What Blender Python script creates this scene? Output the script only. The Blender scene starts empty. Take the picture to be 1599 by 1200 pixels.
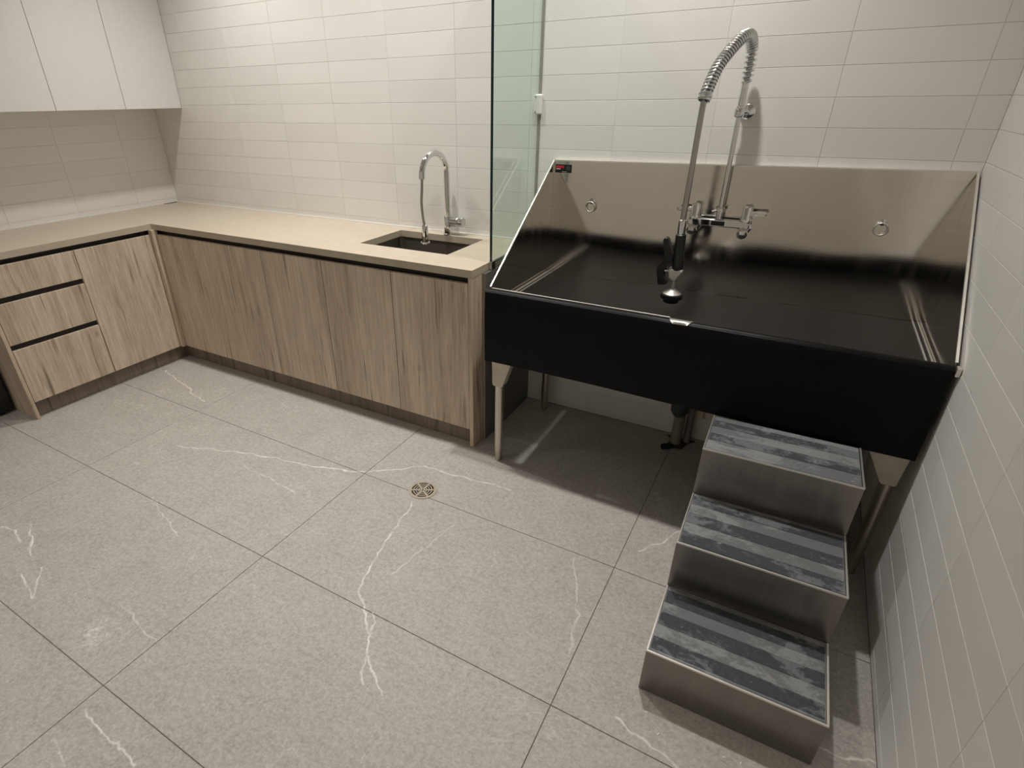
import bpy, bmesh, math, random
from mathutils import Vector, Matrix
random.seed(7)
scene = bpy.context.scene
C = scene.collection

# ------------------------------------------------------------------ camera, world, exposure
W = 4.5325                      # width of the room (x); back wall is y = 0, room runs to -y
ROOM_Y = -4.6
CEIL = 3.1
CAM = Vector((4.036, -2.629, 1.5457)); YAW, PIT, ROL, FPX = -0.5364, -0.4924, -0.0155, 862.36
fw = Vector((math.sin(YAW)*math.cos(PIT), math.cos(YAW)*math.cos(PIT), math.sin(PIT)))
rt0 = Vector((math.cos(YAW), -math.sin(YAW), 0)); up0 = rt0.cross(fw)
rt = math.cos(ROL)*rt0 + math.sin(ROL)*up0; up = -math.sin(ROL)*rt0 + math.cos(ROL)*up0
cam_d = bpy.data.cameras.new('camera'); cam = bpy.data.objects.new('camera', cam_d); C.objects.link(cam)
cam.matrix_world = Matrix((( rt.x, up.x, -fw.x, CAM.x), (rt.y, up.y, -fw.y, CAM.y), (rt.z, up.z, -fw.z, CAM.z), (0, 0, 0, 1)))
cam_d.sensor_fit = 'HORIZONTAL'; cam_d.sensor_width = 36.0
cam_d.lens = FPX*36.0/1599.0
cam_d.shift_x = (799.5-728.2)/1599.0
cam_d.shift_y = (617.05-600.0)/1599.0
cam_d.clip_start = 0.02
scene.camera = cam
world = bpy.data.worlds.new('world'); scene.world = world; world.use_nodes = True
world.node_tree.nodes['Background'].inputs[0].default_value = (1.0, 0.95, 0.9, 1)
world.node_tree.nodes['Background'].inputs[1].default_value = 0.02
vs = scene.view_settings
vs.view_transform = 'Standard'; vs.look = 'None'; vs.gamma = 1.0; vs.use_curve_mapping = False
vs.exposure = 1.17
LIGHT_COL = (1.0, 0.982, 0.958)
DOWNLIGHTS = [(1.2, -0.55, 54), (2.3, -0.55, 50), (3.46, -0.55, 54), (1.6, -2.3, 14), (1.3, -3.95, 44), (3.3, -3.95, 44)]  # mid-floor lamp added for fill, front-wall lamps added to brighten the reflected wall

# ------------------------------------------------------------------ material helpers
def lin(c): return tuple(((v/255.0)/12.92 if v/255.0 <= 0.04045 else ((v/255.0+0.055)/1.055)**2.4) for v in c) + (1.0,)
class NT:
    def __init__(self, name):
        self.m = bpy.data.materials.new(name); self.m.use_nodes = True
        self.t = self.m.node_tree; self.p = self.t.nodes['Principled BSDF']
    def n(self, typ, **kw):
        nd = self.t.nodes.new(typ)
        for k, v in kw.items(): setattr(nd, k, v)
        return nd
    def l(self, a, b): self.t.links.new(a, b)
    def setin(self, sock, v):
        if isinstance(v, bpy.types.NodeSocket): self.l(v, sock)
        else: sock.default_value = v
    def math(self, op, a, b=0.0, c=0.0, clamp=False):
        nd = self.n('ShaderNodeMath', operation=op); nd.use_clamp = clamp
        self.setin(nd.inputs[0], a); self.setin(nd.inputs[1], b); self.setin(nd.inputs[2], c)
        return nd.outputs[0]
    def vmath(self, op, a, b=None, s=None):
        nd = self.n('ShaderNodeVectorMath', operation=op); self.setin(nd.inputs[0], a)
        if b is not None: self.setin(nd.inputs[1], b)
        if s is not None: self.setin(nd.inputs['Scale'], s)
        return nd.outputs['Value'] if op in ('DOT_PRODUCT', 'LENGTH', 'DISTANCE') else nd.outputs['Vector']
    def pos(self): return self.n('ShaderNodeNewGeometry').outputs['Position']
    def noise(self, vec, scale, detail=3.0, rough=0.5, dist=0.0):
        nd = self.n('ShaderNodeTexNoise'); self.l(vec, nd.inputs['Vector'])
        nd.inputs['Scale'].default_value = scale; nd.inputs['Detail'].default_value = detail
        nd.inputs['Roughness'].default_value = rough; nd.inputs['Distortion'].default_value = dist
        return nd.outputs['Fac']
    def ramp(self, fac, stops, interp='LINEAR'):
        nd = self.n('ShaderNodeValToRGB'); self.l(fac, nd.inputs[0]); cr = nd.color_ramp; cr.interpolation = interp
        while len(cr.elements) < len(stops): cr.elements.new(0.5)
        for e, (p, c) in zip(cr.elements, stops): e.position = p; e.color = c
        return nd.outputs[0]
    def mix(self, fac, a, b, blend='MIX'):
        nd = self.n('ShaderNodeMix', data_type='RGBA', blend_type=blend)
        self.setin(nd.inputs['Factor'], fac); self.setin(nd.inputs[6], a); self.setin(nd.inputs[7], b)
        return nd.outputs[2]
    def bump(self, h, strength=0.2, dist=0.002):
        nd = self.n('ShaderNodeBump'); nd.inputs['Strength'].default_value = strength; nd.inputs['Distance'].default_value = dist
        self.l(h, nd.inputs['Height']); self.l(nd.outputs[0], self.p.inputs['Normal'])
    def base(self, c): self.setin(self.p.inputs['Base Color'], c)
    def rough(self, r): self.setin(self.p.inputs['Roughness'], r)
    def metal(self, v): self.p.inputs['Metallic'].default_value = v
    def grey(self, a, b): return [(0.0, (a, a, a, 1)), (1.0, (b, b, b, 1))]

def simple(name, rgb, rough=0.5, metal=0.0, var=0.06, scale=30.0):
    t = NT(name); c = lin(rgb)
    f = t.noise(t.pos(), scale, 3.0)
    t.base(t.ramp(f, [(0.3, tuple(v*(1-var) for v in c[:3])+(1,)), (0.7, tuple(min(1, v*(1+var)) for v in c[:3])+(1,))]))
    t.rough(rough); t.metal(metal)
    return t.m

def mat_tile():
    t = NT('wall_tile_glaze'); p = t.pos()
    r = t.n('ShaderNodeObjectInfo').outputs['Random']
    c = t.mix(r, lin((226, 223, 217)), lin((232, 229, 223)))
    t.base(c); t.rough(0.42)
    t.bump(t.noise(p, 6.0, 2.0), 0.25, 0.003)
    return t.m

VEINS = [[(1.54,-1.346),(1.91,-1.213),(2.305,-1.129),(2.525,-1.055),(2.747,-0.882),(3.197,-0.83)],
 [(2.862,-1.117),(2.908,-1.399),(2.968,-1.609),(3.045,-1.672),(3.142,-1.762),(3.212,-1.891)],
 [(3.081,-1.669),(3.165,-1.808),(3.293,-1.883)],[(0.658,-0.811),(1.261,-0.969)],
 [(1.461,-2.1),(1.524,-2.076),(1.631,-2.098)],[(1.821,-2.183),(1.985,-2.223),(1.852,-2.125)],[(1.546,-2.027),(1.755,-2.117)],
 [(2.568,-2.348),(2.689,-2.371),(2.756,-2.365),(2.846,-2.376)],[(1.819,-1.661),(2.141,-1.763)],
 [(1.981,-1.294),(2.365,-1.326)],[(2.58,-2.445),(2.687,-2.467)],[(2.301,-2.078),(2.531,-2.11)],
 [(3.092,-1.155),(3.027,-1.499)],[(3.584,-1.081),(3.691,-1.328),(3.719,-1.481)],[(4.403,-1.431),(4.535,-1.387)],[(3.903,-1.612),(4.088,-1.662)],
 [(3.79,-0.93),(3.86,-0.83),(3.90,-0.74)]]
FAINT = {8, 9, 11, 12, 13, 10}
def mat_floor():
    t = NT('stone_floor_tile'); p = t.pos()
    big = t.noise(p, 1.6, 4.0, 0.55, 0.4); mid = t.noise(p, 9.0, 5.0, 0.65); fine = t.noise(p, 120.0, 3.0, 0.7)
    st = t.vmath('MULTIPLY', p, (10.0, 26.0, 10.0)); streak = t.noise(st, 1.0, 4.0, 0.6, 0.6)
    col = t.ramp(big, [(0.3, lin((140, 138, 132))), (0.5, lin((168, 163, 155))), (0.62, lin((162, 158, 151))), (0.75, lin((168, 157, 144)))])
    col = t.mix(0.5, col, t.ramp(mid, [(0.25, lin((128, 123, 115))), (0.7, lin((190, 185, 177)))]))
    col = t.mix(0.38, col, t.ramp(fine, [(0.32, lin((104, 99, 92))), (0.5, lin((164, 159, 151))), (0.68, lin((222, 217, 209)))]))
    spk = t.noise(p, 55.0, 2.0, 0.6)
    col = t.mix(0.22, col, t.ramp(spk, [(0.36, lin((122, 116, 108))), (0.64, lin((210, 205, 197)))]))
    st2 = t.noise(t.vmath('MULTIPLY', p, (34.0, 90.0, 10.0)), 1.0, 3.0, 0.6, 0.4)
    col = t.mix(t.math('MULTIPLY', t.math('MULTIPLY_ADD', st2, 3.2, -1.8, clamp=True), 0.7), col, lin((196, 190, 181)))
    col = t.mix(t.math('MULTIPLY', streak, 0.45), col, lin((184, 178, 170)))
    # fine pale veins of the stone print
    wob = t.n('ShaderNodeTexNoise'); t.l(p, wob.inputs['Vector']); wob.inputs['Scale'].default_value = 14.0; wob.inputs['Detail'].default_value = 4.0
    off = t.vmath('SCALE', t.vmath('SUBTRACT', wob.outputs['Color'], (0.5, 0.5, 0.5)), s=0.05)
    q = t.vmath('MULTIPLY', t.vmath('ADD', p, off), (1, 1, 0))
    def group(idx):
        cur = None
        for i in idx:
            for a, b in zip(VEINS[i][:-1], VEINS[i][1:]):
                A = Vector((a[0], a[1], 0)); B = Vector((b[0], b[1], 0)); D = B-A
                pa = t.vmath('SUBTRACT', q, tuple(A))
                h = t.math('MULTIPLY', t.vmath('DOT_PRODUCT', pa, tuple(D)), 1.0/D.length_squared, clamp=True)
                d = t.vmath('LENGTH', t.vmath('SUBTRACT', pa, t.vmath('SCALE', tuple(D), s=h)))
                cur = d if cur is None else t.math('MINIMUM', cur, d)
        return cur
    brk = t.noise(p, 22.0, 3.0)
    for idx, amp, wid in ((sorted(set(range(len(VEINS)))-FAINT), 0.95, 0.0052), (sorted(FAINT), 0.6, 0.0048)):
        d = group(idx)
        m = t.math('SUBTRACT', 1.0, t.math('DIVIDE', d, wid), clamp=True)
        m = t.math('MULTIPLY', m, t.math('MULTIPLY_ADD', brk, 2.4, -0.5, clamp=True))
        col = t.mix(t.math('MULTIPLY', m, amp), col, lin((236, 231, 224)))
    # thin scattered short veins
    v2 = t.noise(t.vmath('MULTIPLY', p, (2.1, 3.6, 1)), 1.0, 5.0, 0.55, 1.2)
    ln = t.math('SUBTRACT', 1.0, t.math('DIVIDE', t.math('ABSOLUTE', t.math('SUBTRACT', v2, 0.5)), 0.006), clamp=True)
    gate = t.math('GREATER_THAN', t.noise(p, 2.3, 2.0), 0.56)
    col = t.mix(t.math('MULTIPLY', t.math('MULTIPLY', ln, gate), 0.3), col, lin((222, 217, 210)))
    sm = t.vmath('LENGTH', t.vmath('SUBTRACT', q, (2.33, -2.195, 0)))
    sm = t.math('MULTIPLY', t.math('SUBTRACT', 1.0, t.math('DIVIDE', sm, 0.085), clamp=True), t.math('MULTIPLY_ADD', t.noise(p, 30.0, 4.0, 0.7), 5.0, -2.2, clamp=True))
    col = t.mix(t.math('MULTIPLY', sm, 0.8), col, lin((226, 222, 216)))
    t.base(col); t.rough(t.ramp(mid, t.grey(0.42, 0.58)))
    t.bump(fine, 0.12, 0.001)
    return t.m

def mat_wood(name, vertical=True, dark=1.0):
    t = NT(name); p = t.pos()
    oi = t.n('ShaderNodeObjectInfo').outputs['Random']
    sh = t.n('ShaderNodeCombineXYZ'); t.l(t.math('MULTIPLY', oi, 3.7), sh.inputs[0]); t.l(t.math('MULTIPLY', oi, 5.1), sh.inputs[1]); t.l(t.math('MULTIPLY', oi, 2.3), sh.inputs[2])
    q = t.vmath('ADD', p, sh.outputs[0])
    g1 = t.noise(t.vmath('MULTIPLY', q, (8, 8, 0.62)), 1.0, 5.0, 0.62, 0.9)
    g2 = t.noise(t.vmath('MULTIPLY', q, (70, 70, 2.6)), 1.0, 4.0, 0.6, 0.2)
    g3 = t.noise(t.vmath('MULTIPLY', q, (260, 260, 14)), 1.0, 2.0, 0.5)
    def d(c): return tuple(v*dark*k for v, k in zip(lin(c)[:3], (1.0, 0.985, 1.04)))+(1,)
    col = t.ramp(g1, [(0.28, d((126, 108, 86))), (0.44, d((172, 154, 129))), (0.58, d((200, 184, 160))), (0.78, d((168, 150, 127)))])
    col = t.mix(0.42, col, t.ramp(g2, [(0.3, d((132, 115, 94))), (0.62, d((204, 188, 164)))]))
    col = t.mix(0.2, col, t.ramp(g3, [(0.35, d((138, 118, 94))), (0.6, d((206, 188, 162)))]))
    # dark grain dashes and small knots
    dash = t.noise(t.vmath('MULTIPLY', q, (34, 34, 2.2)), 1.0, 2.0, 0.5)
    col = t.mix(t.math('MULTIPLY', t.math('MULTIPLY_ADD', dash, 9.0, -5.6, clamp=True), 0.7), col, d((92, 74, 56)))
    vo = t.n('ShaderNodeTexVoronoi'); t.l(t.vmath('MULTIPLY', q, (5.0, 5.0, 2.6)), vo.inputs['Vector']); vo.inputs['Scale'].default_value = 1.0
    kn = t.math('SUBTRACT', 1.0, t.math('DIVIDE', vo.outputs['Distance'], 0.085), clamp=True)
    col = t.mix(t.math('MULTIPLY', kn, 0.8), col, d((84, 66, 48)))
    t.base(col); t.rough(0.5); t.bump(g2, 0.08, 0.001)
    return t.m

def mat_steel(name, rgb=(186, 180, 172), rough=0.16, brush='x', wav=0.0, stain=0.0):
    t = NT(name); p = t.pos(); c = lin(rgb)
    sc = {'x': (1.2, 1.2, 420), 'z': (420, 420, 2.0), 'y': (420, 1.2, 420)}[brush]
    br = t.noise(t.vmath('MULTIPLY', p, sc), 1.0, 3.0, 0.6)
    col = t.ramp(br, [(0.25, tuple(v*0.9 for v in c[:3])+(1,)), (0.75, c)])
    if stain:
        s1 = t.noise(t.vmath('MULTIPLY', p, (16, 16, 2.0)), 1.0, 5.0, 0.65)
        s2 = t.noise(p, 3.0, 2.0)
        f = t.math('MULTIPLY', t.math('MULTIPLY_ADD', s1, 3.0, -1.35, clamp=True), t.math('MULTIPLY_ADD', s2, 4.0, -1.9, clamp=True))
        col = t.mix(t.math('MULTIPLY', f, stain), col, lin((206, 198, 186)))
        t.rough(t.math('ADD', t.math('MULTIPLY', f, 0.25), rough))
    else:
        t.rough(t.ramp(br, t.grey(rough*0.85, rough*1.15)))
    t.base(col); t.metal(1.0)
    if wav:
        w = t.noise(t.vmath('MULTIPLY', p, (1.6, 1.6, 2.2)), 1.0, 1.0, 0.4)
        b1 = t.n('ShaderNodeBump'); b1.inputs['Strength'].default_value = 1.0; b1.inputs['Distance'].default_value = wav; t.l(w, b1.inputs['Height'])
        b2 = t.n('ShaderNodeBump'); b2.inputs['Strength'].default_value = 0.06; b2.inputs['Distance'].default_value = 0.0006; t.l(br, b2.inputs['Height'])
        t.l(b1.outputs[0], b2.inputs['Normal']); t.l(b2.outputs[0], t.p.inputs['Normal'])
    else:
        t.bump(br, 0.05, 0.0006)
    return t.m

def mat_counter():
    t = NT('beige_quartz'); p = t.pos()
    f1 = t.noise(p, 220.0, 2.0, 0.6); f2 = t.noise(p, 14.0, 4.0, 0.6)
    c = t.ramp(f1, [(0.3, lin((172, 157, 138))), (0.7, lin((198, 184, 165)))])
    c = t.mix(0.35, c, t.ramp(f2, [(0.3, lin((182, 168, 147))), (0.7, lin((203, 190, 169)))]))
    t.base(c); t.rough(0.38)
    return t.m

def mat_apron():
    t = NT('black_vinyl_sheet'); p = t.pos()
    rib = t.n('ShaderNodeTexWave'); rib.wave_type = 'BANDS'; rib.bands_direction = 'Z'; t.l(p, rib.inputs['Vector'])
    rib.inputs['Scale'].default_value = 60.0; rib.inputs['Distortion'].default_value = 1.5
    f = t.noise(p, 5.0, 4.0)
    t.base(t.ramp(f, [(0.3, lin((6, 6, 7))), (0.7, lin((10, 10, 11)))])); t.rough(t.ramp(f, t.grey(0.34, 0.46))); t.p.inputs['Specular IOR Level'].default_value = 0.15
    w = t.noise(t.vmath('MULTIPLY', p, (3.2, 3.2, 1.5)), 1.0, 1.5, 0.4)
    b1 = t.n('ShaderNodeBump'); b1.inputs['Strength'].default_value = 0.6; b1.inputs['Distance'].default_value = 0.02; t.l(w, b1.inputs['Height'])
    b2 = t.n('ShaderNodeBump'); b2.inputs['Strength'].default_value = 0.12; b2.inputs['Distance'].default_value = 0.001; t.l(rib.outputs['Fac'], b2.inputs['Height'])
    t.l(b1.outputs[0], b2.inputs['Normal']); t.l(b2.outputs[0], t.p.inputs['Normal'])
    return t.m

def mat_worn(name, c0, c1, thr, rough=0.6):
    """worn grip tape / scuffed tread: c0 with scuffs of c1"""
    t = NT(name); p = t.pos()
    n1 = t.noise(t.vmath('MULTIPLY', p, (9, 16, 9)), 1.0, 6.0, 0.7, 0.5); n2 = t.noise(p, 90.0, 4.0, 0.7)
    big = t.noise(t.vmath('MULTIPLY', p, (2.6, 4.0, 3)), 1.0, 2.0)
    f = t.math('ADD', t.math('MULTIPLY', n1, 0.6), t.math('MULTIPLY', big, 0.4))
    f = t.math('ADD', f, t.math('MULTIPLY', t.math('SUBTRACT', n2, 0.5), 0.14))
    f = t.math('MULTIPLY', t.math('SUBTRACT', f, thr), 18.0, clamp=True)
    col = t.mix(f, lin(c0), lin(c1))
    col = t.mix(0.35, col, t.mix(n2, tuple(v*0.7 for v in lin(c0)[:3])+(1,), tuple(min(1, v*1.25) for v in lin(c1)[:3])+(1,)))
    spot = t.math('MULTIPLY_ADD', t.noise(p, 34.0, 3.0, 0.6), 8.0, -5.4, clamp=True)
    col = t.mix(t.math('MULTIPLY', spot, 0.7), col, lin((172, 172, 170)))
    t.base(col); t.rough(rough); t.bump(n2, 0.2, 0.001)
    return t.m

def mat_glass():
    t = NT('clear_green_glass'); t.t.nodes.remove(t.p)
    out = [n for n in t.t.nodes if n.type == 'OUTPUT_MATERIAL'][0]
    tr = t.n('ShaderNodeBsdfTransparent'); tr.inputs[0].default_value = (0.87, 0.925, 0.905, 1)
    gl = t.n('ShaderNodeBsdfGlossy'); gl.inputs['Roughness'].default_value = 0.01; gl.inputs[0].default_value = (0.95, 1, 0.98, 1)
    fr = t.n('ShaderNodeFresnel'); bf = t.n('ShaderNodeNewGeometry').outputs['Backfacing']; t.l(t.math('MULTIPLY_ADD', bf, 1/1.5-1.5, 1.5), fr.inputs[0])
    mx = t.n('ShaderNodeMixShader'); t.l(fr.outputs[0], mx.inputs[0]); t.l(tr.outputs[0], mx.inputs[1]); t.l(gl.outputs[0], mx.inputs[2])
    t.l(mx.outputs[0], out.inputs[0])
    return t.m

M = dict(
 tile=mat_tile(), floor=mat_floor(), grout_wall=simple('wall_grout', (226, 223, 217), 0.85), grout_floor=simple('floor_grout', (116, 109, 101), 0.9),
 paint=simple('white_paint', (226, 222, 214), 0.7, var=0.02), ceil=simple('ceiling_paint', (225, 222, 216), 0.8, var=0.02),
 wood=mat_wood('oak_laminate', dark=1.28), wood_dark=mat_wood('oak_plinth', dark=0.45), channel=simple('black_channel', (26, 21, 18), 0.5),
 counter=mat_counter(), white_lac=simple('white_lacquer', (226, 224, 220), 0.35, var=0.015),
 steel_back=mat_steel('brushed_steel_splash', (226, 220, 212), 0.09, 'x', 0.012, 0.45), steel=mat_steel('brushed_steel', (186, 180, 172), 0.2, 'x'),
 steel_step=mat_steel('step_steel', (150, 145, 140), 0.3, 'z', 0.0, 0.5), steel_leg=mat_steel('leg_steel', (206, 198, 184), 0.33, 'z'),
 gusset=simple('cast_gusset', (196, 186, 170), 0.5, 0.35),
 edge_steel=simple('bright_edge_steel', (226, 222, 214), 0.35, 0.8, var=0.03), chrome=simple('chrome', (222, 222, 222), 0.06, 1.0, var=0.02),
 hose=mat_steel('steel_hose', (178, 176, 172), 0.25, 'z'), black=simple('black_plastic', (14, 14, 15), 0.4), rubber=simple('black_rubber_mat', (15, 14, 13), 0.38, var=0.15, scale=60),
 apron=mat_apron(), sink=simple('dark_sink_steel', (112, 104, 96), 0.36, 0.6, var=0.05), brass=simple('drain_nickel', (188, 177, 158), 0.4, 0.35),
 hole=simple('dark_void', (12, 10, 8), 0.9), glass=mat_glass(), glass_edge=simple('glass_edge_green', (12, 42, 46), 0.15, var=0.1),
 panel=simple('dark_grey_laminate', (104, 102, 98), 0.4), panel_edge=simple('pale_edge_band', (150, 138, 122), 0.5), bead=simple('white_sealant', (232, 228, 220), 0.6, var=0.02),
 tread=mat_worn('scuffed_tread', (96, 97, 99), (138, 139, 139), 0.5, 0.5), grip=mat_worn('worn_grip_tape', (30, 32, 38), (112, 114, 116), 0.52, 0.75),
 pvc=simple('grey_pvc', (136, 130, 120), 0.5, var=0.15, scale=12), pvc_green=simple('green_grey_rubber', (58, 70, 68), 0.6), cream=simple('cream_plastic', (224, 212, 188), 0.5),
 red=simple('red_print', (196, 36, 52), 0.5), white_print=simple('white_print', (220, 214, 208), 0.5), grey_print=simple('grey_print', (60, 62, 60), 0.5),
 rubble=simple('broken_mortar', (70, 58, 50), 0.9, var=0.4, scale=60),
)
lt = NT('lamp_diffuser'); lt.base((1, 1, 1, 1)); lt.p.inputs['Emission Color'].default_value = LIGHT_COL+(1,); lt.p.inputs['Emission Strength'].default_value = 12.0; M['lens'] = lt.m

# ------------------------------------------------------------------ mesh helpers
def bm_new(): return bmesh.new()
def box(bm, x0, x1, y0, y1, z0, z1, bev=0.0, mi=0, seg=1):
    vs_ = [bm.verts.new((x, y, z)) for x in (x0, x1) for y in (y0, y1) for z in (z0, z1)]
    F = [(0,1,3,2), (4,6,7,5), (0,4,5,1), (2,3,7,6), (0,2,6,4), (1,5,7,3)]
    fs = [bm.faces.new([vs_[i] for i in f]) for f in F]
    for f in fs: f.material_index = mi
    if bev:
        es = list({e for f in fs for e in f.edges})
        bmesh.ops.bevel(bm, geom=es, offset=bev, segments=seg, affect='EDGES', profile=0.5)
def prism(bm, poly, axis, a0, a1, bev=0.0):
    """extrude a 2-D polygon along axis ('x': poly in (y,z); 'y': (x,z); 'z': (x,y))"""
    def P(u, v, a): return {'x': (a, u, v), 'y': (u, a, v), 'z': (u, v, a)}[axis]
    A = [bm.verts.new(P(u, v, a0)) for u, v in poly]; B = [bm.verts.new(P(u, v, a1)) for u, v in poly]
    n = len(poly); fs = [bm.faces.new(A[::-1]), bm.faces.new(B)]
    for i in range(n): fs.append(bm.faces.new((A[i], A[(i+1) % n], B[(i+1) % n], B[i])))
    if bev: bmesh.ops.bevel(bm, geom=list({e for f in fs for e in f.edges}), offset=bev, segments=1, affect='EDGES')
def frames(pts):
    out = []; n = len(pts); prev = None
    for i in range(n):
        d = (pts[min(i+1, n-1)]-pts[max(i-1, 0)]).normalized()
        if prev is None:
            a = Vector((0, 0, 1)) if abs(d.z) < 0.9 else Vector((1, 0, 0)); u = a.cross(d).normalized()
        else:
            u = (prev-d*prev.dot(d)).normalized()
        prev = u; out.append((d, u, d.cross(u)))
    return out
def tube(bm, pts, r, seg=14, cap=True):
    pts = [Vector(p) for p in pts]; rs = r if isinstance(r, (list, tuple)) else [r]*len(pts)
    rings = []
    for p, (d, u, w), rr in zip(pts, frames(pts), rs):
        rings.append([bm.verts.new(p+u*rr*math.cos(2*math.pi*k/seg)+w*rr*math.sin(2*math.pi*k/seg)) for k in range(seg)])
    for a, b in zip(rings[:-1], rings[1:]):
        for k in range(seg): bm.faces.new((a[k], a[(k+1) % seg], b[(k+1) % seg], b[k]))
    if cap: bm.faces.new(rings[0][::-1]); bm.faces.new(rings[-1])
def lathe(bm, base, axis, prof, seg=24):
    """profile [(radius, distance along axis)] round an axis from base"""
    ax = Vector(axis).normalized(); a = Vector((0, 0, 1)) if abs(ax.z) < 0.9 else Vector((1, 0, 0)); u = a.cross(ax).normalized(); w = ax.cross(u)
    rings = []
    for r, h in prof:
        c = Vector(base)+ax*h
        rings.append([bm.verts.new(c+u*max(r, 1e-5)*math.cos(2*math.pi*k/seg)+w*max(r, 1e-5)*math.sin(2*math.pi*k/seg)) for k in range(seg)])
    for p, q in zip(rings[:-1], rings[1:]):
        for k in range(seg): bm.faces.new((p[k], p[(k+1) % seg], q[(k+1) % seg], q[k]))
    bm.faces.new(rings[0][::-1]); bm.faces.new(rings[-1])
def torus(bm, c, R, r, nrm, seg=28, ms=8):
    n = Vector(nrm).normalized(); a = Vector((0, 0, 1)) if abs(n.z) < 0.9 else Vector((1, 0, 0)); u = a.cross(n).normalized(); w = n.cross(u)
    rings = []
    for i in range(seg):
        t_ = 2*math.pi*i/seg; d = u*math.cos(t_)+w*math.sin(t_); cc = Vector(c)+d*R
        rings.append([bm.verts.new(cc+d*r*math.cos(2*math.pi*k/ms)+n*r*math.sin(2*math.pi*k/ms)) for k in range(ms)])
    for i in range(seg):
        p, q = rings[i], rings[(i+1) % seg]
        for k in range(ms): bm.faces.new((p[k], p[(k+1) % ms], q[(k+1) % ms], q[k]))
def catmull(P, n=10):
    P = [Vector(p) for p in P]; out = []
    Q = [P[0]*2-P[1]]+P+[P[-1]*2-P[-2]]
    for i in range(1, len(Q)-2):
        a, b, c, d = Q[i-1:i+3]
        for k in range(n):
            s = k/n; out.append(0.5*((2*b)+(c-a)*s+(2*a-5*b+4*c-d)*s*s+(3*b-a-3*c+d)*s**3))
    out.append(P[-1]); return out
def cells(bm, xs, ys, keep, z0, z1):
    """solid slab over the grid cells kept: outer and inner sides closed"""
    V = {}
    def v(i, j, z):
        k = (i, j, z)
        if k not in V: V[k] = bm.verts.new((xs[i], ys[j], z))
        return V[k]
    K = {(i, j) for i in range(len(xs)-1) for j in range(len(ys)-1) if keep(i, j)}
    for i, j in K:
        bm.faces.new((v(i, j, z1), v(i+1, j, z1), v(i+1, j+1, z1), v(i, j+1, z1)))
        bm.faces.new((v(i, j, z0), v(i, j+1, z0), v(i+1, j+1, z0), v(i+1, j, z0)))
        for di, dj, a, b in ((-1, 0, (i, j+1), (i, j)), (1, 0, (i+1, j), (i+1, j+1)), (0, -1, (i, j), (i+1, j)), (0, 1, (i+1, j+1), (i, j+1))):
            if (i+di, j+dj) not in K: bm.faces.new((v(*a, z0), v(*b, z0), v(*b, z1), v(*a, z1)))
def obj(name, bm, mats, parent=None, smooth=False, angle=35):
    me = bpy.data.meshes.new(name)
    bmesh.ops.recalc_face_normals(bm, faces=bm.faces[:])
    if smooth:
        for f in bm.faces: f.smooth = True
        lim = math.radians(angle)
        for e in bm.edges:
            if len(e.link_faces) == 2 and e.calc_face_angle(0) > lim: e.smooth = False
    bm.to_mesh(me); bm.free()
    for m in (mats if isinstance(mats, (list, tuple)) else [mats]): me.materials.append(M[m])
    o = bpy.data.objects.new(name, me); C.objects.link(o)
    if parent is not None: o.parent = parent; o.matrix_parent_inverse = parent.matrix_world.inverted()
    return o
def tag(o, label, cat, group=None):
    o['label'] = label; o['category'] = cat
    if group: o['group'] = group
    return o
def thing(name, label, cat, loc=(0, 0, 0), group=None):
    o = bpy.data.objects.new(name, None); C.objects.link(o); o.empty_display_size = 0.1
    o.matrix_world = Matrix.Translation(loc); o.location = loc
    return tag(o, label, cat, group)
def bx(name, mat, parent, *a, **k):
    bm = bm_new(); box(bm, *a, **k); return obj(name, bm, mat, parent)
def struct(name, bm, mat):
    o = obj(name, bm, mat); o['kind'] = 'structure'; return o
def link_mesh(name, me, parent, loc):
    o = bpy.data.objects.new(name, me); C.objects.link(o); o.parent = parent; o.location = loc; return o

# ------------------------------------------------------------------ the room shell
GJ = 0.0024
bm = bm_new(); box(bm, -0.12, W+0.12, ROOM_Y-0.1, 0.12, -0.12, -0.0025); floor = struct('floor', bm, 'grout_floor')
xj = [-0.0, 0.115, 1.32, 2.54, 3.733, W]; yj = [0.0, -0.45, -1.06, -1.67, -2.283, -2.895, -3.505, -4.115, ROOM_Y]
for i in range(len(xj)-1):
    for j in range(len(yj)-1):
        bm = bm_new(); box(bm, xj[i]+GJ/2, xj[i+1]-GJ/2, yj[j+1]+GJ/2, yj[j]-GJ/2, -0.010, 0.0, bev=0.0008); obj('floor_tile', bm, 'floor', floor)
bm = bm_new(); box(bm, -0.12, W+0.12, 0.0018, 0.12, 0, CEIL); wall_back = struct('wall_back', bm, 'grout_wall')
bm = bm_new(); box(bm, -0.12, -0.0018, ROOM_Y, 0.12, 0, CEIL); wall_left = struct('wall_left', bm, 'grout_wall')
bm = bm_new(); box(bm, W+0.0018, W+0.12, ROOM_Y, 0.12, 0, CEIL); wall_right = struct('wall_right', bm, 'grout_wall')
bm = bm_new(); box(bm, -0.12, W+0.12, ROOM_Y-0.12, ROOM_Y, 0, CEIL); wall_front = struct('wall_front', bm, 'paint')
bm = bm_new(); box(bm, -0.12, W+0.12, ROOM_Y-0.12, 0.12, CEIL, CEIL+0.1); ceiling = struct('ceiling', bm, 'ceil')
_tm = {}
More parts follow.
